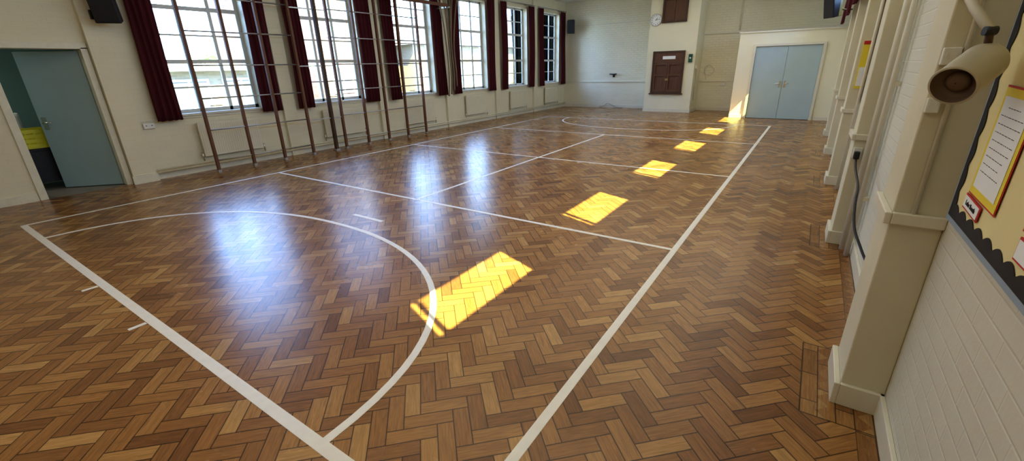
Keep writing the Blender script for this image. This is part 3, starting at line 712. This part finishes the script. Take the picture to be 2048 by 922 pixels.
# ------------------------------------------------------------ outside
boxes('ground', 'asphalt', [(-80, XL-0.3, -30, 90, -0.35, -0.25)], kind='structure', label='grey playground outside', category='ground')
def house(x0, x1, y0, y1, h, rh, wallm, roofm, label, wz, facade_n=4):
    t = Thing('house', ((x0+x1)/2, (y0+y1)/2, -0.25), label, 'building')
    t.boxpart('walls', wallm, (x0, x1, y0, y1, -0.25, h))
    bm = bmesh.new(); e = 0.35
    if rh > 0:
        xm = (x0+x1)/2
        P = [(x0-e, y0-e, h), (x1+e, y0-e, h), (x1+e, y1+e, h), (x0-e, y1+e, h), (xm, y0+0.8, h+rh), (xm, y1-0.8, h+rh)]
        V = [bm.verts.new(p) for p in P]
        for f in ((0, 1, 4), (1, 2, 5, 4), (2, 3, 5), (3, 0, 4, 5), (3, 2, 1, 0)): bm.faces.new([V[q] for q in f])
    else: box(bm, x0-e, x1+e, y0-e, y1+e, h, h+0.3)
    t.part('roof', bm, roofm)
    for z in wz:
        for q in range(facade_n):
            yy = y0+(y1-y0)*(q+0.5)/facade_n
            wf = t.boxpart('window', 'winframe', (x1, x1+0.06, yy-0.6, yy+0.6, z, z+1.3))
            t.each('glazing', 'housewin', (x1+0.06, x1+0.07, yy-0.52, yy-0.04, z+0.08, z+1.22), (x1+0.06, x1+0.07, yy+0.04, yy+0.52, z+0.08, z+1.22), parent=wf)
house(-30, -20, 13.4, 17.6, 6.2, 2.5, 'brick', 'tileroof', 'two-storey orange brick house with white windows', (0.6, 3.2), 2)
house(-24, -17, 4.0, 10.5, 1.75, 0, 'ybrick', 'gloss', 'low yellow brick building with flat white roof edge', (0.2,), 4)
house(-30, -20, 19.5, 32, 3.0, 1.8, 'ybrick', 'slate', 'yellow brick building with grey slate roof', (0.8,), 5)
house(-26, -17, 33, 52, 3.6, 2.6, 'brick', 'slate', 'brick terrace with grey slate roof', (0.8,), 8)
for (tx, ty, th) in ((-42, 14.5, 2.6), (-44, 19.0, 2.6), (-34, 36, 6.5)):
    t = Thing('tree', (tx, ty, -0.25), 'leafy green tree beyond the playground', 'tree', group='trees outside')
    t.tube('trunk', 'bark', [(tx, ty, -0.25), (tx, ty, th*0.5)], [0.25, 0.15], 8)
    bm = bmesh.new()
    for q in range(9):
        m4 = Matrix.Translation((tx+random.uniform(-1, 1), ty+random.uniform(-1.3, 1.3), th*0.65+random.uniform(-0.8, 0.8)))
        bmesh.ops.create_icosphere(bm, subdivisions=3, radius=random.uniform(0.6, 1.1), matrix=m4)
    for v in bm.verts: v.co += Vector(noise.noise_vector(v.co*2.5))*0.35
    t.part('crown', bm, 'leaf')

# ------------------------------------------------------------ light
w = bpy.data.worlds.new('World'); scene.world = w; w.use_nodes = True
nt = w.node_tree; nt.nodes.clear(); N, L = nt.nodes, nt.links
out = N.new('ShaderNodeOutputWorld'); bg = N.new('ShaderNodeBackground'); L.new(bg.outputs[0], out.inputs[0])
tc = N.new('ShaderNodeTexCoord'); sp = N.new('ShaderNodeSeparateXYZ'); L.new(tc.outputs['Generated'], sp.inputs[0])
rp = N.new('ShaderNodeValToRGB'); L.new(sp.outputs[2], rp.inputs[0])
rp.color_ramp.elements[0].position = 0.0; rp.color_ramp.elements[0].color = (0.52, 0.74, 1.0, 1)
rp.color_ramp.elements[1].position = 0.5; rp.color_ramp.elements[1].color = (0.24, 0.45, 1.0, 1)
L.new(rp.outputs[0], bg.inputs[0]); bg.inputs[1].default_value = 8.6
sl = bpy.data.lights.new('sun', 'SUN'); sl.energy = 21; sl.color = (1.0, 0.94, 0.36); sl.angle = math.radians(0.5)
so = bpy.data.objects.new('sun', sl); COL.objects.link(so)
so.rotation_euler = Vector((-0.46, 0.18, -0.585)).to_track_quat('-Z', 'Y').to_euler()
# added unseen area lights below the ceiling, ambient fill without fixtures
for q in range(7):
    ld = bpy.data.lights.new('ceiling_fill', 'AREA'); ld.shape = 'RECTANGLE'; ld.size = 4.6; ld.size_y = 1.7
    ld.energy = 16; ld.color = (1.0, 0.91, 0.74)
    o = bpy.data.objects.new('ceiling_fill', ld); o.location = (-3.1, -0.6+2.42*q, ZC-0.03); COL.objects.link(o)

# ------------------------------------------------------------ camera
cd = bpy.data.cameras.new('camera'); cam = bpy.data.objects.new('camera', cd); COL.objects.link(cam)
fwd = Vector((-0.5271, 0.7729, -0.3541)).normalized()
right = Vector((0.8310, 0.5554, -0.0244)); right = (right-fwd*right.dot(fwd)).normalized()
up = right.cross(fwd)
cam.matrix_world = Matrix(((right.x, up.x, -fwd.x, 0.0), (right.y, up.y, -fwd.y, 0.0), (right.z, up.z, -fwd.z, 1.6), (0, 0, 0, 1)))
cd.sensor_width = 36; cd.lens = 860/2048*36; cd.clip_start = 0.02; cd.clip_end = 300
scene.camera = cam
